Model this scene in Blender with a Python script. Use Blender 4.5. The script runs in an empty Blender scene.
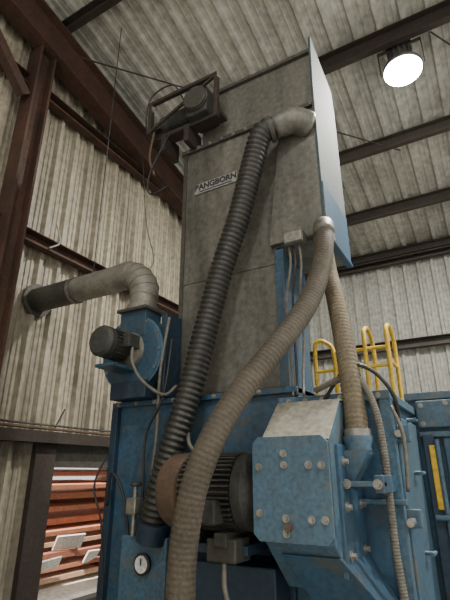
import bpy, math, random
from mathutils import Vector, Matrix, Euler
random.seed(4)
SC=bpy.context.scene.collection
# ---------------------------------------------------------------- materials
def nodes(name):
    m=bpy.data.materials.new(name); m.use_nodes=True
    nt=m.node_tree; b=nt.nodes["Principled BSDF"]
    return m,nt,b
def grimy(name,base,dirt,scale=3.0,amount=0.5,rough=0.6,metal=0.0,stretch=0.25,fine=30.0,bump=0.15,rust=None):
    m,nt,b=nodes(name); N=nt.nodes; L=nt.links
    tc=N.new("ShaderNodeTexCoord"); mp=N.new("ShaderNodeMapping")
    mp.inputs["Scale"].default_value=(1,1,stretch)
    L.new(tc.outputs["Object"],mp.inputs[0])
    n1=N.new("ShaderNodeTexNoise"); n1.inputs["Scale"].default_value=scale; n1.inputs["Detail"].default_value=8; n1.inputs["Roughness"].default_value=.65
    L.new(mp.outputs[0],n1.inputs["Vector"])
    n2=N.new("ShaderNodeTexNoise"); n2.inputs["Scale"].default_value=fine; n2.inputs["Detail"].default_value=5
    L.new(tc.outputs["Object"],n2.inputs["Vector"])
    r=N.new("ShaderNodeValToRGB"); r.color_ramp.elements[0].position=.35; r.color_ramp.elements[1].position=.68
    L.new(n1.outputs[0],r.inputs[0])
    mul=N.new("ShaderNodeMath"); mul.operation='MULTIPLY'; mul.inputs[1].default_value=amount
    L.new(r.outputs[0],mul.inputs[0])
    mix=N.new("ShaderNodeMixRGB"); mix.inputs[1].default_value=(*base,1); mix.inputs[2].default_value=(*dirt,1)
    L.new(mul.outputs[0],mix.inputs[0])
    r2=N.new("ShaderNodeValToRGB"); r2.color_ramp.elements[0].position=.3; r2.color_ramp.elements[1].position=.75
    r2.color_ramp.elements[0].color=(.66,.66,.66,1); r2.color_ramp.elements[1].color=(1.18,1.18,1.18,1)
    L.new(n2.outputs[0],r2.inputs[0])
    mm=N.new("ShaderNodeMixRGB"); mm.blend_type='MULTIPLY'; mm.inputs[0].default_value=1
    L.new(mix.outputs[0],mm.inputs[1]); L.new(r2.outputs[0],mm.inputs[2])
    out=mm.outputs[0]
    if rust:
        n3=N.new("ShaderNodeTexNoise"); n3.inputs["Scale"].default_value=scale*2.3; n3.inputs["Detail"].default_value=10; n3.inputs["Roughness"].default_value=.7
        L.new(tc.outputs["Object"],n3.inputs["Vector"])
        r3=N.new("ShaderNodeValToRGB"); r3.color_ramp.elements[0].position=.53; r3.color_ramp.elements[1].position=.68
        L.new(n3.outputs[0],r3.inputs[0])
        m3=N.new("ShaderNodeMixRGB"); m3.inputs[2].default_value=(*rust,1)
        L.new(r3.outputs[0],m3.inputs[0]); L.new(out,m3.inputs[1]); out=m3.outputs[0]
    L.new(out,b.inputs["Base Color"])
    b.inputs["Roughness"].default_value=rough; b.inputs["Metallic"].default_value=metal
    bp=N.new("ShaderNodeBump"); bp.inputs["Strength"].default_value=bump; bp.inputs["Distance"].default_value=.01
    L.new(n2.outputs[0],bp.inputs["Height"]); L.new(bp.outputs[0],b.inputs["Normal"])
    return m
M={}
M['galv']=grimy("galvanised_steel",(.205,.20,.17),(.06,.057,.048),2.6,.9,.5,.25,.16,22,.1,rust=(.125,.12,.10))
M['galvdark']=grimy("galvanised_dark",(.10,.098,.085),(.045,.041,.035),3,.7,.55,.3)
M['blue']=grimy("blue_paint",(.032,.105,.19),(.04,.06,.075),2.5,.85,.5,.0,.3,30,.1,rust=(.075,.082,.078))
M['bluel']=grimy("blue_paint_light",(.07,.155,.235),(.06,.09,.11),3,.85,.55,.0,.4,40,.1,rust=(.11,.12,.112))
M['endblue']=grimy("blue_grey_plate",(.055,.085,.10),(.06,.068,.065),3,.8,.85,.0,.4,40,.1,rust=(.08,.085,.075))
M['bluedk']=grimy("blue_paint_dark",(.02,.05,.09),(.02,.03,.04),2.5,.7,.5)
M['dusty']=grimy("dusty_beige",(.32,.30,.24),(.15,.15,.135),4,.75,.8,0,1,30,.2)
M['wallL']=grimy("corrugated_cream",(.55,.50,.385),(.16,.14,.105),1.9,.9,.5,.0,.10,12,.1)
M['wallB']=grimy("corrugated_grey",(.44,.44,.40),(.23,.225,.20),1.4,.8,.6,.0,.2,12,.1)
M['roof']=grimy("roof_sheet",(.58,.58,.52),(.28,.275,.24),1.0,.9,.55,.0,1,10,.1)
M['brown']=grimy("red_oxide_steel",(.09,.042,.027),(.035,.021,.015),2.5,.8,.7,0,1,25,.15)
M['brownd']=grimy("dark_steel",(.045,.033,.026),(.025,.02,.016),2.5,.7,.7,0,1,25,.15)
M['purlin']=grimy("grey_purlin",(.08,.067,.054),(.042,.036,.03),2,.7,.7,0,1,25,.15)
M['hoseA']=grimy("black_hose",(.028,.029,.027),(.065,.06,.05),6,.6,.45,0,1,50,.1)
M['hoseB']=grimy("dusty_rubber_hose",(.10,.083,.058),(.047,.04,.031),5,.8,.75,0,1,60,.3)
M['hoseC']=grimy("tan_hose",(.185,.15,.095),(.10,.08,.052),6,.8,.8,0,1,60,.3)
M['cable']=grimy("grey_cable",(.17,.16,.13),(.09,.08,.07),8,.6,.6,0,1)
M['black']=grimy("black_rubber",(.02,.02,.02),(.05,.048,.045),8,.6,.5,0,1)
M['motor']=grimy("motor_grey",(.065,.068,.062),(.03,.03,.027),8,.8,.6,.1,1,40,.2)
M['rust']=grimy("rusty_brown",(.145,.092,.06),(.07,.05,.037),5,.8,.75,.1,1,40,.2)
M['steel']=grimy("bolt_steel",(.35,.34,.31),(.2,.18,.15),12,.6,.4,.6,1)
M['duct']=grimy("dusty_duct",(.31,.295,.25),(.13,.12,.10),5,.85,.55,.25,1,40,.15)
M['yellow']=grimy("safety_yellow",(.72,.46,.03),(.45,.28,.03),8,.5,.5,0,1)
M['white']=grimy("plate_white",(.33,.33,.31),(.22,.22,.2),8,.4,.5,0,1)
M['ink']=grimy("plate_ink",(.03,.03,.035),(.04,.04,.04),8,.4,.5,0,1)
M['conc']=grimy("concrete",(.32,.31,.28),(.22,.21,.19),1,.7,.9,0,1,20,.2)
M['ground']=grimy("bright_gravel",(.8,.77,.7),(.65,.62,.56),1,.6,.9,0,1,20,.3)
M['wood']=grimy("red_timber",(.60,.24,.13),(.45,.2,.13),6,.7,.7,0,1,40,.2)
M['wood2']=grimy("dark_red_timber",(.36,.14,.09),(.25,.11,.07),6,.7,.7,0,1,40,.2)
M['wood3']=grimy("pale_timber",(.75,.5,.34),(.6,.38,.28),6,.7,.7,0,1,40,.2)
M['paper']=grimy("white_wrap",(.85,.85,.83),(.7,.7,.7),6,.7,.7,0,1,40,.2)
M['lampgrey']=grimy("lamp_body",(.14,.135,.125),(.08,.08,.08),8,.5,.5,.4,1)
def emis(name,col,s):
    m,nt,b=nodes(name); b.inputs["Emission Color"].default_value=(*col,1); b.inputs["Emission Strength"].default_value=s
    b.inputs["Base Color"].default_value=(.8,.8,.8,1); return m
M['glow']=emis("lamp_lens",(1,.98,.93),80)
# ---------------------------------------------------------------- helpers
def grp(name):
    e=bpy.data.objects.new(name,None); SC.objects.link(e); e.empty_display_size=.1; return e
def mk(name,verts,faces,mat,parent=None,smooth=False,bevel=0):
    me=bpy.data.meshes.new(name); me.from_pydata([tuple(v) for v in verts],[],faces); me.update()
    o=bpy.data.objects.new(name,me); SC.objects.link(o); me.materials.append(M[mat] if isinstance(mat,str) else mat)
    if smooth:
        for p in me.polygons: p.use_smooth=True
    if parent: o.parent=parent
    if bevel:
        md=o.modifiers.new("b",'BEVEL'); md.width=bevel; md.segments=2; md.limit_method='ANGLE'
    return o
def box(name,x0,x1,y0,y1,z0,z1,mat,parent=None,bevel=.006):
    v=[(x0,y0,z0),(x1,y0,z0),(x1,y1,z0),(x0,y1,z0),(x0,y0,z1),(x1,y0,z1),(x1,y1,z1),(x0,y1,z1)]
    f=[(0,3,2,1),(4,5,6,7),(0,1,5,4),(1,2,6,5),(2,3,7,6),(3,0,4,7)]
    return mk(name,v,f,mat,parent,bevel=bevel)
def obox(name,c,size,rot,mat,parent=None,bevel=.004):
    Rm=Euler(rot).to_matrix(); c=Vector(c); sx,sy,sz=[s/2 for s in size]
    v=[c+Rm@Vector(p) for p in [(-sx,-sy,-sz),(sx,-sy,-sz),(sx,sy,-sz),(-sx,sy,-sz),(-sx,-sy,sz),(sx,-sy,sz),(sx,sy,sz),(-sx,sy,sz)]]
    f=[(0,3,2,1),(4,5,6,7),(0,1,5,4),(1,2,6,5),(2,3,7,6),(3,0,4,7)]
    return mk(name,v,f,mat,parent,bevel=bevel)
def frame(d):
    d=d.normalized(); a=Vector((0,0,1)) if abs(d.z)<.95 else Vector((1,0,0))
    u=d.cross(a).normalized(); w=d.cross(u).normalized(); return u,w
def lathe(name,p0,d,prof,mat,parent=None,seg=28,smooth=True):
    p0=Vector(p0); d=Vector(d).normalized(); u,w=frame(d); v=[]; f=[]
    for t,r in prof:
        for i in range(seg):
            a=2*math.pi*i/seg; v.append(p0+d*t+u*(r*math.cos(a))+w*(r*math.sin(a)))
    for j in range(len(prof)-1):
        for i in range(seg):
            k=(i+1)%seg; f.append((j*seg+i,j*seg+k,(j+1)*seg+k,(j+1)*seg+i))
    f.append(tuple(range(seg-1,-1,-1))); n=(len(prof)-1)*seg; f.append(tuple(range(n,n+seg)))
    o=mk(name,v,f,mat,parent)
    if smooth:
        for p in o.data.polygons:
            p.use_smooth=len(p.vertices)==4
        md=o.modifiers.new("e",'EDGE_SPLIT'); md.split_angle=math.radians(35)
    return o
def cyl(name,p0,p1,r,mat,parent=None,seg=20):
    p0=Vector(p0); p1=Vector(p1); return lathe(name,p0,p1-p0,[(0,r),((p1-p0).length,r)],mat,parent,seg)
def spline(pts,n=14):
    P=[Vector(p) for p in pts]; P=[P[0]*2-P[1]]+P+[P[-1]*2-P[-2]]; out=[]
    for i in range(1,len(P)-2):
        a,b,c,d=P[i-1:i+3]
        for k in range(n):
            t=k/n; out.append(.5*((2*b)+(c-a)*t+(2*a-5*b+4*c-d)*t*t+(-a+3*b-3*c+d)*t**3))
    out.append(P[-2]); return out
def resample(P,step):
    out=[P[0]]; L=[0]
    for i in range(1,len(P)): L.append(L[-1]+(P[i]-P[i-1]).length)
    n=max(2,int(L[-1]/step)); j=0
    for k in range(1,n+1):
        s=L[-1]*k/n
        while j<len(L)-2 and L[j+1]<s: j+=1
        t=(s-L[j])/max(1e-9,L[j+1]-L[j]); out.append(P[j].lerp(P[j+1],t))
    return out,L[-1]/n
def tube(name,pts,r,mat,parent=None,rib=0,pitch=.04,seg=18,step=None,r1=None):
    P=spline(pts)
    if rib: step=pitch/4
    P,st=resample(P,step or .03)
    v=[];f=[]; u=None; n=len(P)
    for j,p in enumerate(P):
        d=(P[min(j+1,n-1)]-P[max(j-1,0)]).normalized()
        if u is None: u,w=frame(d)
        else:
            u=(u-d*u.dot(d)).normalized(); w=d.cross(u)
        rr=r+((r1-r)*j/(n-1) if r1 else 0)
        if rib: rr+= rib*(.5-.5*math.cos(2*math.pi*j/4+.6))
        for i in range(seg):
            a=2*math.pi*i/seg; v.append(p+u*(rr*math.cos(a))+w*(rr*math.sin(a)))
    for j in range(n-1):
        for i in range(seg):
            k=(i+1)%seg; f.append((j*seg+i,j*seg+k,(j+1)*seg+k,(j+1)*seg+i))
    f.append(tuple(range(seg-1,-1,-1))); f.append(tuple(range((n-1)*seg,n*seg)))
    return mk(name,v,f,mat,parent,smooth=True)
def corr(s0,s1,fb,ft,pitch,depth):
    pp=sorted([(0,0),(.12,0),(.15,.25),(.19,.25),(.22,0),(.36,0),(.39,.25),(.43,.25),(.46,0),(.58,0),(.66,1),(.84,1),(.92,0)])
    cols=[]; s=s0
    while s<s1:
        for a,b in pp:
            q=s+a*pitch
            if q<=s1: cols.append((q,b*depth))
        s+=pitch
    cols.append((s1,0)); v=[];f=[]
    for q,o in cols: v+= [fb(q,o),ft(q,o)]
    for i in range(len(cols)-1): f.append((2*i,2*i+2,2*i+3,2*i+1))
    return v,f
def join_sheets(name,lst,mat,parent=None):
    V=[];F=[]
    for v,f in lst:
        n=len(V); V+=v; F+=[tuple(i+n for i in q) for q in f]
    return mk(name,V,F,mat,parent)
def beam(name,p0,p1,h,w,mat,parent=None,up=(0,0,1),kind='I',t=.02):
    p0=Vector(p0);p1=Vector(p1); d=(p1-p0).normalized(); up=Vector(up); s=d.cross(up).normalized(); up=s.cross(d).normalized()
    H=h/2;W=w/2
    if kind=='I': pr=[(-W,-H),(W,-H),(W,-H+t),(t/2,-H+t),(t/2,H-t),(W,H-t),(W,H),(-W,H),(-W,H-t),(-t/2,H-t),(-t/2,-H+t),(-W,-H+t)]
    elif kind=='C': pr=[(-W,-H),(W,-H),(W,-H+t*2),(W-t,-H+t*2),(W-t,-H+t),(-W+t,-H+t),(-W+t,H-t),(W,H-t),(W,H),(-W,H)]
    elif kind=='L': pr=[(-W,-H),(W,-H),(W,-H+t),(-W+t,-H+t),(-W+t,H),(-W,H)]
    else: pr=[(-W,-H),(W,-H),(W,H),(-W,H)]
    n=len(pr); v=[p0+s*a+up*b for a,b in pr]+[p1+s*a+up*b for a,b in pr]
    f=[(i,(i+1)%n,n+(i+1)%n,n+i) for i in range(n)]+[tuple(range(n-1,-1,-1)),tuple(range(n,2*n))]
    return mk(name,v,f,mat,parent)
def bolts(name,plist,d,r,h,mat,parent,washer=True):
    V=[];F=[]; d=Vector(d).normalized(); u,w=frame(d)
    for p in plist:
        p=Vector(p)
        for (rr,h0,h1,sg) in ([(r*1.7,0,.25*h,14)] if washer else [])+[(r,0,h,6)]:
            n=len(V)
            for hh in (h0,h1):
                for i in range(sg):
                    a=2*math.pi*i/sg; V.append(p+d*hh+u*(rr*math.cos(a))+w*(rr*math.sin(a)))
            F+=[(n+i,n+(i+1)%sg,n+sg+(i+1)%sg,n+sg+i) for i in range(sg)]; F.append(tuple(range(n+sg,n+2*sg)))
    return mk(name,V,F,mat,parent)
# ---------------------------------------------------------------- building shell
XL=-4.5; YB=9.5; XR=7.0; YF=-7.0; SL=.22; ZE=6.1
def rz(y): return ZE+SL*(YB-y)
box("floor",XL-.1,XR,YF,YB+.1,-.1,0,'conc',bevel=0)
box("ground_outside",-30,XL-.1,-15,30,-.25,-.12,'ground',bevel=0)
OY0,OY1,OZ0,OZ1=3.72,6.2,.25,1.66
sh=[corr(YF,YB,lambda s,o:(XL+o,s,1.95),lambda s,o:(XL+o,s,rz(s)),.27,.065),
    corr(YF,OY0-.2,lambda s,o:(XL+o,s,0),lambda s,o:(XL+o,s,1.95),.27,.065),
    corr(OY1,YB,lambda s,o:(XL+o,s,0),lambda s,o:(XL+o,s,1.95),.27,.065)]
join_sheets("wall_left",sh,'wallL')
v,f=corr(XL,XR,lambda s,o:(s,YB-o,0),lambda s,o:(s,YB-o,ZE),.27,.05)
mk("wall_back",v,f,'wallB')
nr=Vector((0,-SL,-1)).normalized()
def rp(x,y,o): 
    return Vector((x,y,rz(y)))+nr*o
v,f=corr(XL,XR,lambda s,o:rp(s,YB,o),lambda s,o:rp(s,YF,o),.3,.05)
mk("ceiling",v,f,'roof')
for i,y in enumerate([9.3,7.95,6.45,4.78,2.8,1.4,0,-1.6,-3.2,-4.8,-6.4]):
    h=.22 if y!=4.78 else .28
    m='purlin' if y>4.9 else 'brownd'
    beam("roof_purlin",(XL+.05,y,rz(y)-.06-h/2),(XR,y,rz(y)-.06-h/2),h,.09,m,None,kind='C',t=.012)
beam("gable_rafter",(XL+.28,YB-.2,rz(YB-.2)-.27-.30),(XL+.28,YF,rz(YF)-.27-.30),.56,.24,'brown',None,kind='I',t=.03)
beam("steel_column",(XL+.22,2.62,0),(XL+.22,2.62,rz(2.62)-.86),.24,.24,'brown',None,up=(0,1,0),kind='I',t=.03)
beam("steel_column",(XL+.22,9.2,0),(XL+.22,9.2,rz(9.2)-.86),.30,.26,'brown',None,up=(0,1,0),kind='I',t=.03)
beam("knee_brace",(XL+.25,2.45,5.9),(XL+.25,1.2,7.2),.12,.12,'brown',None,kind='L',t=.015)
for i,z in enumerate([6.25,4.2]):
    beam("wall_girt",(XL+.15,YF,z),(XL+.15,YB-.15,z),.16,.12,'brown',None,kind='C',t=.012)
for i,z in enumerate([5.85,4.0,2.2]):
    beam("wall_girt",(XL+.25,YB-.15,z),(XR,YB-.15,z),.18,.14,'purlin',None,kind='C',t=.012)
beam("steel_column",(1.9,9.15,0),(1.9,9.15,ZE-.3),.26,.24,'purlin',None,up=(0,1,0),kind='I',t=.03)
for i,(a,b) in enumerate([((XL+.45,2.9,6.9),(-.5,6.4,6.35)),((.2,4.9,6.85),(3.3,9.2,5.9)),((3.0,4.9,6.85),(.1,9.2,5.9)),((.6,9.3,2.4),(4.4,9.3,5.6)),((4.4,9.3,2.4),(.6,9.3,5.6))]):
    cyl("brace_rod",a,b,.011,'brownd',None,8)
beam("trim_1",(XL+.14,YF,1.97),(XL+.14,YB-.1,1.97),.12,.2,'brownd',kind='B')
wl=grp("window_1")
box("header",XL-.03,XL+.08,OY0-.25,OY1,OZ1,1.93,'galvdark',wl)
box("jamb_post",XL-.06,XL+.14,OY0-.27,OY0,0,1.92,'brownd',wl)
box("jamb_post_far",XL-.06,XL+.14,OY1,OY1+.1,0,1.92,'brownd',wl)
box("sill",XL-.06,XL+.1,OY0,OY1,0,OZ0,'galvdark',wl)
box("mullion",XL-.05,XL+.06,5.43,5.49,OZ0,OZ1,'brownd',wl)
lu=grp("timber_stack")
z=-.02;i=0
for yy in (5.4,7.5,9.6,11.7,13.8): box("bearer_%.1f"%yy,-7.4,-6.7,yy-.06,yy+.06,-.12,-.02,'wood3',lu,0)
while z<2.4:
    h=random.choice((.08,.10,.07))
    y=4.6
    while y<12.5:
        ln=random.uniform(1.5,4.2)
        x=-7.0+random.uniform(-.12,.1)
        mt=random.choice(('wood','wood','wood2','wood3'))
        obox("board_%d"%i,(x,y+ln/2,z+h/2),(.7,ln-.04,h),(0,math.radians(random.uniform(3,9)),0),mt,lu,bevel=.004)
        y+=ln; i+=1
    for yy in (5.2,7.4,9.6,11.8): obox("spacer_%d_%.1f"%(i,yy),(-7.0,yy,z+h+.05),(.6,.09,.1),(0,0,0),'wood3',lu,bevel=0)
    z+=h+random.choice((.08,.10,.12))
for k in range(10):
    obox("wrap_%d"%k,(-6.55+random.uniform(-.1,.05),5.0+k*.55,.05+random.uniform(0,.5)),(.03,random.uniform(.25,.7),random.uniform(.12,.25)),(random.uniform(-.2,.2),.5,random.uniform(-.2,.2)),'paper',lu,bevel=0)
cg=grp("conduit_run")
for i,(zz,r) in enumerate([(2.06,.016),(2.10,.012)]):
    cyl("pipe_%d"%i,(XL+.20,2.8,zz),(XL+.20,8.8,zz),r,'galvdark' if i else 'rust',cg,10)
for y in (3.6,4.6,5.4):
    cyl("drop_%.1f"%y,(XL+.20,y,2.06),(XL+.16,y+.15,2.3),.01,'brownd',cg,8)
wg=grp("hanging_wire")
tube("wire_a",[(XL+.45,4.4,rz(4.4)-.9),(XL+.45,4.6,5.2),(XL+.5,4.75,4.5),(XL+1.0,3.3,3.68)],.006,'black',wg,seg=6)
tube("wire_b",[(XL+.3,3.15,4.45),(XL+.28,3.25,4.25),(XL+.3,3.1,4.1)],.012,'white',wg,seg=6)
# ---------------------------------------------------------------- tower
tw=grp("dust_collector_tower")
TX0,TX1,TY0,TY1=-2.4,-.93,3.3,3.95
pr=[(TX0,2.2),(-1.38,2.2),(-1.38,3.45),(TX1,3.45),(TX1,4.86),(TX0,4.86)]
mk("shaft",[(a,TY0,b) for a,b in pr]+[(a,TY1,b) for a,b in pr],[(0,1,2,3,4,5),(11,10,9,8,7,6)]+[(i,6+i,6+(i+1)%6,(i+1)%6) for i in range(6)],'galv',tw)
box("head",-2.2,TX1,TY0+.02,TY1,4.86,5.55,'galv',tw)
box("head_flange",TX0-.03,TX1+.02,TY0-.035,TY1+.03,4.84,4.885,'galvdark',tw)
box("top_flange",-2.24,TX1,TY0-.02,TY1+.02,5.53,5.57,'galvdark',tw)
V=[(-1.42,3.24,3.46),(TX1,3.24,3.46),(TX1,3.24,4.60),(-1.28,3.24,4.60),(-1.42,3.3,3.46),(TX1,3.3,3.46),(TX1,3.3,4.7),(-1.28,3.3,4.7)]
mk("chute_panel",V,[(0,1,2,3),(3,2,6,7),(0,3,7,4),(1,5,6,2),(0,4,5,1)],'galv',tw)
V=[(TX1+.001,3.23,3.46),(TX1+.001,3.97,3.46),(TX1+.001,3.97,5.3),(TX1+.001,3.93,5.55),(TX1+.001,3.28,5.72),(TX1+.001,3.23,5.0)]
mk("end_plate",V+[(a+.022,b,c) for a,b,c in V],[(5,4,3,2,1,0),(6,7,8,9,10,11)]+[(i,(i+1)%6,6+(i+1)%6,6+i) for i in range(6)],'endblue',tw)
box("end_plate_foot",TX1-.02,TX1+.04,3.2,3.99,3.43,3.46,'blue',tw)
box("end_plate_lower",TX1+.02,TX1+.032,3.24,3.96,3.46,3.95,'blue',tw,.003)
box("side_channel",-1.39,-1.31,TY0-.03,TY0+.05,2.15,3.42,'blue',tw)
box("side_web",-1.38,-1.36,TY0+.01,3.94,2.15,3.44,'blue',tw)
box("base_flange",TX0-.03,-1.33,TY0-.04,4.0,2.19,2.235,'galvdark',tw)
box("left_seam",TX0-.012,TX0+.03,TY0-.012,TY0,2.2,4.86,'galvdark',tw,bevel=0)
box("mid_seam",TX0,-1.40,TY0-.008,TY0,3.30,3.31,'galv',tw,bevel=0)
bolts("flange_bolts",[(TX0+.05+i*.14,TY0-.035,4.862) for i in range(11)],(0,-1,0),.012,.015,'steel',tw)
npl=grp("name_plate")
box("plate",-2.26,-1.76,3.285,3.297,4.29,4.41,'white',npl,bevel=.003)
cu=bpy.data.curves.new("plate_lettering",'FONT'); cu.body="PANGBORN"; cu.size=.09; cu.extrude=.002; cu.align_x='CENTER'; cu.align_y='CENTER'
to=bpy.data.objects.new("plate_lettering",cu); SC.objects.link(to); to.location=(-2.01,3.283,4.362); to.rotation_euler=(math.pi/2,0,0); to.parent=npl; cu.materials.append(M['ink'])
cu.offset=.003
box("plate_line",-2.2,-1.82,3.281,3.286,4.305,4.313,'ink',npl,bevel=0)
# elevator head drive
dr=grp("head_drive_motor")
lathe("gearmotor",(-2.66,3.2,5.28),(1,0,0),[(0,.05),(.02,.1),(.10,.105),(.11,.09),(.38,.09),(.39,.12),(.44,.12),(.45,.06),(.66,.05)],'motor',dr)
for i in range(10):
    lathe("fin_%d"%i,(-2.54+i*.026,3.2,5.28),(1,0,0),[(0,.104),(.008,.104)],'motor',dr,20)
box("gearbox",-2.24,-1.98,3.04,3.34,5.10,5.42,'motor',dr,bevel=.02)
lathe("pulley",(-2.10,3.04,5.27),(0,-1,0),[(0,.13),(.015,.14),(.03,.11),(.045,.14),(.06,.13)],'galvdark',dr)
box("bracket_bar",-2.72,-1.85,3.12,3.26,5.05,5.10,'brownd',dr)
box("bracket_arm",-2.60,-2.54,3.10,3.36,4.86,5.08,'brownd',dr)
box("bracket_arm_b",-2.3,-2.24,3.10,3.36,4.86,5.08,'brownd',dr)
box("guard_bar",-2.72,-1.83,3.0,3.05,5.46,5.50,'brownd',dr)
box("guard_post",-2.72,-2.68,3.0,3.06,5.06,5.48,'brownd',dr)
box("guard_post_b",-1.87,-1.83,3.0,3.06,4.92,5.48,'brownd',dr)
obox("guard_diagonal",(-2.28,3.02,5.28),(.9,.03,.03),(0,-.42,0),'brownd',dr)
tube("chain",[(-2.66,3.05,5.1),(-2.68,3.03,4.75),(-2.6,3.03,4.5)],.014,'rust',dr,seg=8)
tube("drive_cable",[(-2.5,3.15,5.1),(-2.5,3.05,4.9),(-2.64,3.0,4.5),(-2.66,3.05,4.3),(-2.55,3.2,4.45)],.009,'black',dr,seg=8)
tube("drive_cable_b",[(-2.3,3.1,5.4),(-2.4,3.0,5.6),(-2.7,3.0,5.55),(-2.78,3.05,5.2),(-2.72,3.1,5.0)],.009,'black',dr,seg=8)
# ---------------------------------------------------------------- machine body
mb=grp("blast_machine_body")
box("main_body",-2.95,-1.2,3.15,4.6,0,2.2,'blue',mb,.01)
box("main_rim",-2.98,-1.2,3.11,4.63,2.15,2.195,'blue',mb)
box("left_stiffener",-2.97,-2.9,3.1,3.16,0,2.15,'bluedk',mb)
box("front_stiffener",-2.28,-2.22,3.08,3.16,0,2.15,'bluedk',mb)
box("cabinet",-1.25,-.56,3.0,4.6,0,2.08,'blue',mb,.01)
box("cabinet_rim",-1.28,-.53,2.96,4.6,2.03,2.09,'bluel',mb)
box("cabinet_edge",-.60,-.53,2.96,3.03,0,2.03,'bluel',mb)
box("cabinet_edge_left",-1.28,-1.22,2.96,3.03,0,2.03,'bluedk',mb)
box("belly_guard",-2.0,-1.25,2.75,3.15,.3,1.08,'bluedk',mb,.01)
box("rear_cabinet",-.58,.9,4.0,5.6,0,2.2,'blue',mb,.01)
box("rear_cabinet_top",-.60,.92,3.97,5.62,2.15,2.21,'bluel',mb)
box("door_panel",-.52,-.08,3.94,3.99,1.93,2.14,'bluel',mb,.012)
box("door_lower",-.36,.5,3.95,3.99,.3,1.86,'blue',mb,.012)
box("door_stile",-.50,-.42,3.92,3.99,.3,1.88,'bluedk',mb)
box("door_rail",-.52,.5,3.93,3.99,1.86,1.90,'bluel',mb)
bolts("door_bolts",[(-.48,3.94,1.96),(-.48,3.94,2.1),(-.30,3.94,2.11),(-.12,3.94,2.11)],(0,-1,0),.012,.016,'steel',mb)
box("side_door",-.555,-.53,3.12,3.9,.4,1.95,'bluel',mb,.01)
for i,z in enumerate((1.78,1.3,.8)):
    box("hinge_%d"%i,-.56,-.46,3.08,3.14,z,z+.1,'bluel',mb)
    box("latch_%d"%i,-.53,-.49,3.0,3.4,z+.03,z+.055,'bluel',mb)
    cyl("latch_knob_%d"%i,(-.5,3.0,z+.04),(-.5,2.92,z+.04),.022,'steel',mb,12)
for i,z in enumerate((1.95,1.6,1.12)):
    cyl("toggle_%d"%i,(-.53,3.5,z),(-.47,3.5,z),.014,'bluel',mb,10)
    cyl("toggle_bar_%d"%i,(-.475,3.44,z),(-.475,3.56,z),.012,'bluel',mb,10)
box("yellow_tag",-.46,-.41,3.9,3.94,1.35,1.80,'yellow',mb)
cyl("latch_bar",(-.48,3.88,1.3),(-.32,3.88,1.3),.02,'bluel',mb)
cyl("hinge_pin",(-.40,3.9,.4),(-.40,3.9,1.84),.018,'bluel',mb)
bolts("rim_bolts",[(-1.2+i*.12,2.96,2.06) for i in range(6)]+[(-2.9+i*.2,3.11,2.175) for i in range(8)],(0,-1,0),.011,.014,'steel',mb)
# blast wheel housing
bw=grp("blast_wheel_housing")
def prism(name,x0,x1,prof,mat,parent,bevel=.008):
    n=len(prof); v=[(x0,a,b) for a,b in prof]+[(x1,a,b) for a,b in prof]
    f=[tuple(range(n)),tuple(range(2*n-1,n-1,-1))]+[(i,n+i,n+(i+1)%n,(i+1)%n) for i in range(n)]
    return mk(name,v,f,mat,parent,bevel=bevel)
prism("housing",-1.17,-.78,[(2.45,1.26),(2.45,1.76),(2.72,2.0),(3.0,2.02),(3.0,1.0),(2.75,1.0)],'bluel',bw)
prism("hood_top",-1.175,-.775,[(2.45,1.765),(2.72,2.006),(2.95,2.026),(2.95,2.036),(2.71,2.018),(2.44,1.772)],'dusty',bw,.003)
box("side_cover",-.79,-.76,2.55,2.99,1.1,1.75,'blue',bw)
mk("liner_chute",[(-1.1,2.5,1.2),(-.78,2.5,1.2),(-.6,2.72,.92),(-1.0,2.72,.92),(-1.1,2.98,1.2),(-.78,2.98,1.2),(-.6,2.98,.92),(-1.0,2.98,.92)],[(0,1,2,3),(1,5,6,2),(0,3,7,4),(3,2,6,7),(4,5,1,0)],'blue',bw,bevel=.006)
x0,x1,z0,z1,c=-1.21,-.77,1.265,1.79,.035
pp=[(x0+c,z0),(x1-c,z0),(x1,z0+c),(x1,z1-c),(x1-c,z1),(x0+c,z1),(x0,z1-c),(x0,z0+c)]
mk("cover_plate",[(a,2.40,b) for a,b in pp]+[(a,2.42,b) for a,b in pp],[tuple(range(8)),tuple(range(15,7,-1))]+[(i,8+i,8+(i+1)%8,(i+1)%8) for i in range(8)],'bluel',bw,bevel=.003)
mk("gasket",[(a*.97-.03,2.42,b*.97+.045) for a,b in pp]+[(a*.97-.03,2.455,b*.97+.045) for a,b in pp],[tuple(range(8)),tuple(range(15,7,-1))]+[(i,8+i,8+(i+1)%8,(i+1)%8) for i in range(8)],'bluedk',bw)
bolts("cover_bolts",[(-1.17,2.40,1.63),(-1.17,2.40,1.40),(-1.02,2.40,1.64),(-1.02,2.40,1.70),(-.81,2.40,1.64),(-.81,2.40,1.38),(-1.02,2.40,1.38),(-1.02,2.40,1.31),(-.88,2.40,1.64),(-.88,2.4,1.38)],(0,-1,0),.012,.022,'steel',bw)
bolts("side_bolts",[(-.76,2.62,1.66),(-.76,2.62,1.2),(-.76,2.9,1.66),(-.76,2.9,1.2),(-.76,2.62,1.43),(-.76,2.9,1.43)],(1,0,0),.016,.03,'steel',bw)
cyl("grease_stub",(-1.0,2.40,1.34),(-1.0,2.36,1.34),.018,'rust',bw,10)
fs=grp("feed_spout")
lathe("spout_collar",(-.70,2.75,1.80),(0,0,-1),[(0,.085),(.02,.085),(.05,.075),(.1,.075)],'bluel',fs)
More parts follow.
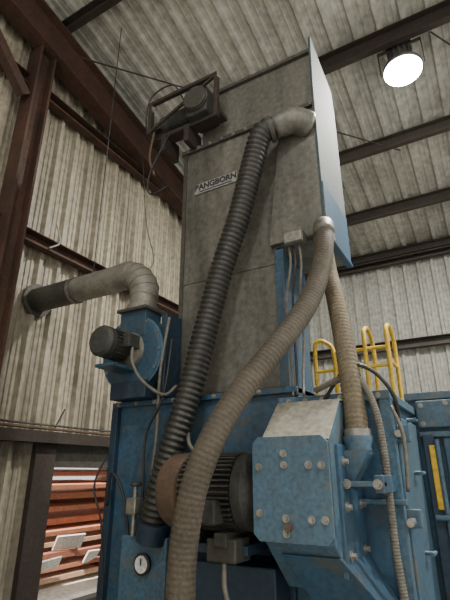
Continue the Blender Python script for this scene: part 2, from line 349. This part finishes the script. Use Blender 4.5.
mk("spout",[(-.775,2.66,1.72),(-.62,2.66,1.72),(-.62,2.82,1.72),(-.775,2.82,1.72),(-.80,2.70,1.54),(-.74,2.70,1.54),(-.74,2.82,1.54),(-.80,2.82,1.54)],[(0,1,5,4),(1,2,6,5),(2,3,7,6),(3,0,4,7),(0,3,2,1),(4,5,6,7)],'bluel',fs)
box("arm",-.79,-.55,2.62,2.68,1.53,1.56,'bluel',fs)
box("arm_lug",-.60,-.55,2.60,2.95,1.5,1.59,'blue',fs)
box("arm_lower",-.76,-.5,2.9,2.95,1.43,1.46,'bluel',fs)
bolts("arm_bolts",[(-.75,2.62,1.545),(-.58,2.60,1.545)],(0,-1,0),.015,.03,'steel',fs)
# ---------------------------------------------------------------- motor
mo=grp("electric_motor")
lathe("fan_cover",(-1.90,2.6,1.5),(1,0,0),[(0,.10),(.005,.17),(.02,.205),(.05,.222),(.17,.226),(.18,.20)],'rust',mo,36)
lathe("frame",(-1.73,2.6,1.5),(1,0,0),[(0,.18),(.36,.18),(.38,.215),(.44,.215),(.47,.16),(.52,.10)],'motor',mo,36)
V=[];F=[]
for i in range(44):
    a=2*math.pi*i/44; ca,sa=math.cos(a),math.sin(a); n=len(V); t=.005
    for x in (-1.71,-1.36):
        for rr in (.175,.222):
            for q in (-t,t): V.append((x,2.6+ca*rr-sa*q,1.5+sa*rr+ca*q))
    F+=[(n,n+1,n+3,n+2),(n+4,n+6,n+7,n+5),(n,n+2,n+6,n+4),(n+1,n+5,n+7,n+3),(n+2,n+3,n+7,n+6)]
mk("cooling_fins",V,F,'motor',mo)
box("terminal_box",-1.60,-1.42,2.34,2.46,1.33,1.46,'motor',mo,.012)
box("foot_left",-1.70,-1.62,2.4,3.08,1.22,1.29,'motor',mo)
box("foot_right",-1.46,-1.38,2.4,3.08,1.22,1.29,'motor',mo)
box("motor_base",-1.8,-1.3,2.5,3.14,1.17,1.22,'bluedk',mo)
box("base_box",-1.52,-1.33,2.42,2.6,1.14,1.26,'galvdark',mo,.01)
tube("lifting_eye",[(-1.57,2.6,1.72),(-1.59,2.6,1.77),(-1.55,2.6,1.80),(-1.51,2.6,1.77),(-1.53,2.6,1.72)],.01,'steel',mo,seg=8)
lathe("coupling",(-1.27,2.6,1.5),(1,0,0),[(0,.1),(.04,.1),(.05,.16),(.09,.16)],'bluedk',mo)
# ---------------------------------------------------------------- blower
bl=grp("exhaust_blower")
BC=Vector((-2.71,3.1,2.61))
lathe("scroll",BC,(0,-1,0),[(-.12,.30),(-.11,.33),(.09,.33),(.10,.30)],'blue',bl,44)
lathe("scroll_rim",BC,(0,-1,0),[(.07,.348),(.085,.348)],'bluel',bl,44)
lathe("scroll_rim_back",BC,(0,-1,0),[(-.105,.348),(-.09,.348)],'bluel',bl,44)
box("outlet",-2.86,-2.56,2.995,3.22,2.75,3.02,'blue',bl)
box("outlet_flange",-2.88,-2.53,2.95,3.25,3.0,3.03,'galvdark',bl)
lathe("inlet_ring",BC+Vector((-.02,-.1,.02)),(0,-1,0),[(0,.17),(.03,.16),(.05,.12),(.07,.10)],'duct',bl)
lathe("blower_motor",BC+Vector((-.02,-.17,.03)),(0,-1,0),[(0,.07),(.03,.12),(.04,.12),(.22,.12),(.23,.135),(.28,.135),(.31,.11),(.315,.05)],'motor',bl)
V=[];F=[]
for i in range(24):
    a=2*math.pi*i/24; ca,sa=math.cos(a),math.sin(a); n=len(V); t=.004
    for y in (BC.y-.38,BC.y-.2):
        for rr in (.115,.135):
            for q in (-t,t): V.append((BC.x-.02+ca*rr-sa*q,y,BC.z+.03+sa*rr+ca*q))
    F+=[(n,n+1,n+3,n+2),(n+4,n+6,n+7,n+5),(n,n+2,n+6,n+4),(n+1,n+5,n+7,n+3),(n+2,n+3,n+7,n+6)]
mk("blower_fins",V,F,'motor',bl)
box("blower_foot",-2.9,-2.5,2.98,3.24,2.2,2.35,'bluedk',bl)
box("motor_shelf",-2.83,-2.63,2.70,3.0,2.43,2.46,'blue',bl)
bolts("rim_bolts",[BC+Vector((.315*math.cos(a),-.097,.315*math.sin(a))) for a in [k*math.pi/6 for k in range(12)]],(0,-1,0),.009,.012,'steel',bl)
box("terminal_box",-2.62,-2.54,2.78,2.92,2.6,2.72,'motor',bl,.008)
box("right_bracket",-2.42,-2.36,3.05,3.28,2.2,2.95,'bluedk',bl)
du=grp("exhaust_duct")
lathe("riser",(-2.71,3.12,3.03),(0,0,1),[(0,.15),(.05,.15),(.06,.13),(.16,.13)],'duct',du,32)
pts=[(-2.71,3.12,3.16)]
for k in range(1,7):
    a=math.pi/2*k/6; pts.append((-2.71-.28*(1-math.cos(a)),3.14,3.2+.28*math.sin(a)))
pts+=[(-3.2,3.16,3.48),(-3.75,3.2,3.5)]
tube("elbow",pts,.138,'duct',du,seg=32,step=.02)
for k in (1,2,3,4,5):
    a=math.pi/2*(k)/6; c=Vector((-2.71-.28*(1-math.cos(a)),3.14,3.2+.28*math.sin(a))); d=Vector((-math.sin(a),0,math.cos(a)))
    lathe("elbow_seam_%d"%k,c-d*.006,d,[(0,.144),(.012,.144)],'duct',du,32)
cyl("dark_sleeve",(-3.72,3.2,3.5),(-5.0,3.24,3.53),.142,'galvdark',du,32)
lathe("band",(-3.74,3.2,3.5),(-1,0,0),[(0,.152),(.04,.152)],'steel',du,32)
lathe("wall_flange",(XL+.05,3.23,3.52),(1,0,0),[(0,.2),(.02,.2)],'galvdark',du,32)
cyl("duct_hanger",(-3.5,3.18,3.62),(-3.5,3.18,rz(3.2)-.1),.006,'black',du,6)
# ---------------------------------------------------------------- hoses
ha=grp("corrugated_hose")
A=[(-1.23,3.10,4.57),(-1.36,3.03,4.50),(-1.47,3.06,4.25),(-1.64,3.09,3.74),(-1.81,3.09,3.28),(-1.95,3.06,2.74),(-2.04,3.0,2.26),(-2.15,2.95,1.84),(-2.27,2.95,1.48),(-2.36,3.0,1.22)]
tube("hose",A,.088,'hoseA',ha,rib=.02,pitch=.045,seg=22)
lathe("hose_clamp",(-1.27,3.08,4.55),(-.9,-.25,-.25),[(0,.118),(.04,.118)],'galvdark',ha)
tube("hose_fitting",[(-1.0,3.26,4.60),(-1.08,3.16,4.62),(-1.17,3.12,4.60),(-1.27,3.08,4.55)],.135,'galv',ha,seg=20,r1=.105)
lathe("hose_socket",(-2.34,2.99,1.26),(-.25,.1,-.9),[(0,.115),(.14,.115)],'bluedk',ha)
hb=grp("rubber_hose")
B=[(-.90,3.15,3.40),(-.88,3.03,3.2),(-.89,2.93,2.98),(-.95,2.73,2.64),(-1.09,2.48,2.30),(-1.23,2.30,2.03),(-1.32,2.15,1.77),(-1.40,2.10,1.52),(-1.45,2.10,1.26),(-1.46,2.10,1.03),(-1.46,2.14,.7),(-1.46,2.3,.35),(-1.46,2.6,.09)]
tube("hose",B,.071,'hoseB',hb,rib=.003,pitch=.028,seg=22)
lathe("clamp_top",(-.90,3.13,3.36),(0,.3,-.9),[(0,.083),(.06,.083)],'steel',hb)
tube("fitting",[(-.95,3.3,3.52),(-.92,3.21,3.49),(-.90,3.13,3.38)],.085,'galv',hb,seg=18)
hc=grp("feed_hose")
C=[(-.98,3.38,3.44),(-.93,3.28,3.1),(-.86,3.14,2.84),(-.78,2.97,2.44),(-.73,2.85,2.12),(-.70,2.76,1.78)]
tube("hose",C,.064,'hoseC',hc,rib=.005,pitch=.032,seg=22)
lathe("clamp_low",(-.70,2.76,1.84),(0,0,-1),[(0,.078),(.05,.078)],'steel',hc)
cd=grp("flexible_conduit")
tube("conduit",[(-1.0,2.95,2.12),(-.85,2.9,2.16),(-.74,2.86,2.17),(-.66,2.85,2.12),(-.59,2.80,1.95),(-.57,2.80,1.72),(-.57,2.80,1.46),(-.57,2.80,1.2),(-.56,2.82,.98),(-.56,2.86,.6),(-.56,2.9,.2)],.019,'cable',cd,rib=.004,pitch=.016,seg=12)
tube("conduit_b",[(-.95,2.96,2.05),(-.75,2.88,2.24),(-.6,2.88,2.2),(-.50,2.92,2.05),(-.50,3.0,1.9)],.013,'black',cd,seg=10)
tube("conduit_c",[(-.52,2.92,1.98),(-.47,2.9,1.8),(-.49,2.93,1.5)],.011,'cable',cd,seg=10)
bb=grp("junction_box")
box("enclosure",-1.24,-1.07,3.12,3.22,3.36,3.47,'galv',bb,.008)
box("cover",-1.23,-1.08,3.105,3.12,3.37,3.46,'steel',bb,.004)
for i,(dx,e) in enumerate([(0,-1.25),(.04,-1.22),(.09,-1.17)]):
    tube("cable_%d"%i,[(-1.22+dx,3.18,3.37),(-1.22+dx+.02,3.15,3.2),(-1.27+dx*1.3,3.2,2.9),(-1.3+dx*1.5,3.25,2.6),(e,3.2,2.3),(e+.03,3.1,2.12)],.011,['cable','black','cable'][i],bb,seg=8)
pw=grp("cable_bundle")
tube("blower_cable",[(-2.56,2.85,2.62),(-2.5,2.8,2.45),(-2.42,2.85,2.3),(-2.3,2.98,2.2),(-2.22,3.05,2.28)],.014,'cable',pw,seg=10)
tube("cable_a",[(-2.34,3.06,2.9),(-2.38,3.02,2.4),(-2.4,3.04,1.9),(-2.44,3.05,1.5),(-2.43,3.05,.8),(-2.43,3.06,.1)],.014,'cable',pw,seg=10)
tube("cable_b",[(-2.3,3.06,2.7),(-2.32,3.0,2.2),(-2.5,3.03,1.9),(-2.52,3.05,1.5),(-2.5,3.05,.9),(-2.5,3.06,.1)],.011,'black',pw,seg=8)
tube("cable_c",[(-2.9,3.06,1.35),(-2.82,3.0,1.6),(-2.7,3.02,1.45),(-2.62,3.04,1.1),(-2.6,3.06,.6)],.012,'black',pw,seg=8)
tube("cable_d",[(-2.94,3.06,1.75),(-2.98,2.98,1.5),(-2.9,3.02,1.2),(-2.85,3.05,.7)],.009,'black',pw,seg=8)
tube("cable_e",[(-2.06,3.0,1.9),(-1.98,2.9,1.8),(-1.9,2.9,1.72),(-1.75,2.7,1.72)],.014,'cable',pw,seg=8)
tube("lower_cable",[(-1.42,2.45,1.16),(-1.38,2.4,1.0),(-1.3,2.45,.8),(-1.3,2.7,.7)],.014,'cable',pw,seg=8)
gp=grp("pressure_gauge_panel")
box("panel",-2.68,-2.24,3.02,3.10,.6,1.15,'bluel',gp,.01)
lathe("gauge_body",(-2.44,3.02,.97),(0,-1,0),[(0,.07),(.03,.075),(.035,.062)],'ink',gp)
lathe("gauge_dial",(-2.44,2.986,.97),(0,-1,0),[(0,.058),(.002,.058)],'paper',gp)
box("needle",-2.445,-2.435,2.978,2.983,.965,1.01,'ink',gp,0)
box("valve_body",-2.6,-2.5,2.95,3.05,1.3,1.42,'steel',gp,.012)
cyl("valve_stem",(-2.55,3.0,1.15),(-2.55,3.0,1.5),.018,'steel',gp,12)
lathe("valve_knob",(-2.55,3.0,1.5),(0,0,1),[(0,.03),(.01,.045),(.03,.045),(.04,.03)],'motor',gp)
rl=grp("safety_railing")
def rail(n,p,r=.022): tube(n,p,r,'yellow',rl,seg=10,step=.02)
zb=2.2
for i,x in enumerate((-.98,-.76)):
    rail("loop_%d"%i,[(x,4.5,zb),(x,4.5,2.85),(x,4.56,2.98),(x,4.7,3.02),(x,4.84,2.96),(x,4.9,2.8),(x,4.9,zb)])
rail("left_loop",[(-1.50,4.5,zb),(-1.50,4.5,2.8),(-1.46,4.5,2.9),(-1.38,4.5,2.88),(-1.30,4.5,2.75),(-1.3,4.5,zb)])
cyl("mid_rail",(-1.5,4.5,2.58),(-.76,4.5,2.58),.018,'yellow',rl,10)
cyl("top_rail",(-1.3,4.5,2.76),(-.76,4.5,2.76),.018,'yellow',rl,10)
cyl("side_rail",(-.76,4.5,2.62),(-.76,4.9,2.62),.018,'yellow',rl,10)
box("toe_board",-1.5,-.76,4.49,4.5,2.2,2.32,'yellow',rl,0)
for i in range(3): cyl("post_%d"%i,(-1.2+i*.11,4.5,zb),(-1.2+i*.11,4.5,2.76),.014,'yellow',rl,8)
# ---------------------------------------------------------------- lamps
def lamp(c,e=220):
    g=grp("high_bay_lamp"); x,y,z=c
    T=Vector((.0,-.06,-1)).normalized(); c=Vector(c)
    lathe("housing",c,-T,[(0,.235),(.02,.25),(.05,.245),(.10,.17),(.13,.13),(.32,.13),(.34,.06)],'lampgrey',g,32)
    u,w=frame(T)
    for i in range(14):
        a=2*math.pi*i/14; q=c+u*(.145*math.cos(a))+w*(.145*math.sin(a))
        cyl("heat_fin_%d"%i,q-T*.12,q-T*.31,.013,'lampgrey',g,6)
    lathe("lens",c+T*.003,T,[(0,.235),(.012,.23),(.04,.20),(.06,.14)],'glow',g,32)
    cyl("stem",c-T*.3,(x,y,rz(y)-.06),.014,'lampgrey',g,8)
    box("ballast",x-.16,x+.16,y-.07,y+.07,z+.34,z+.48,'lampgrey',g,.01)
    for s in (-1,1): box("yoke_%d"%s,x+s*.27-.008,x+s*.27+.008,y-.02,y+.02,z+.03,z+.42,'lampgrey',g,0)
    box("yoke_top",x-.27,x+.27,y-.02,y+.02,z+.41,z+.43,'lampgrey',g,0)
    ld=bpy.data.lights.new("lamp_beam",'AREA'); ld.shape='DISK'; ld.size=.42; ld.energy=e; ld.color=(1,.95,.86)
    lo=bpy.data.objects.new("lamp_beam",ld); SC.objects.link(lo); lo.location=c+T*.09; lo.rotation_euler=T.to_track_quat('-Z','Y').to_euler(); lo.parent=g
lamp((-.2,4.99,6.5),420); lamp((3.6,4.99,6.5),400); lamp((-.2,-1.3,7.6),140); lamp((3.6,-1.3,7.6),220)  # only the first hangs in view; the rest are added to light the interior
# ---------------------------------------------------------------- sun, sky, camera
sd=bpy.data.lights.new("sun",'SUN'); sd.energy=14; sd.color=(1,.93,.84); sd.angle=.01
so=bpy.data.objects.new("sun",sd); SC.objects.link(so); so.rotation_euler=(Vector((-.22,.5,-.84))).to_track_quat('-Z','Y').to_euler()
w=bpy.data.worlds.new("world"); bpy.context.scene.world=w; w.use_nodes=True
bg=w.node_tree.nodes["Background"]; bg.inputs[0].default_value=(1,.98,.91,1); bg.inputs[1].default_value=1.1
cam=bpy.data.objects.new("camera",bpy.data.cameras.new("camera")); SC.objects.link(cam); bpy.context.scene.camera=cam
cam.location=(0,0,1.6); cam.rotation_euler=(math.radians(111),0,math.radians(30))
cam.data.sensor_fit='VERTICAL'; cam.data.sensor_height=24; cam.data.lens=24*451/600; cam.data.clip_start=.05
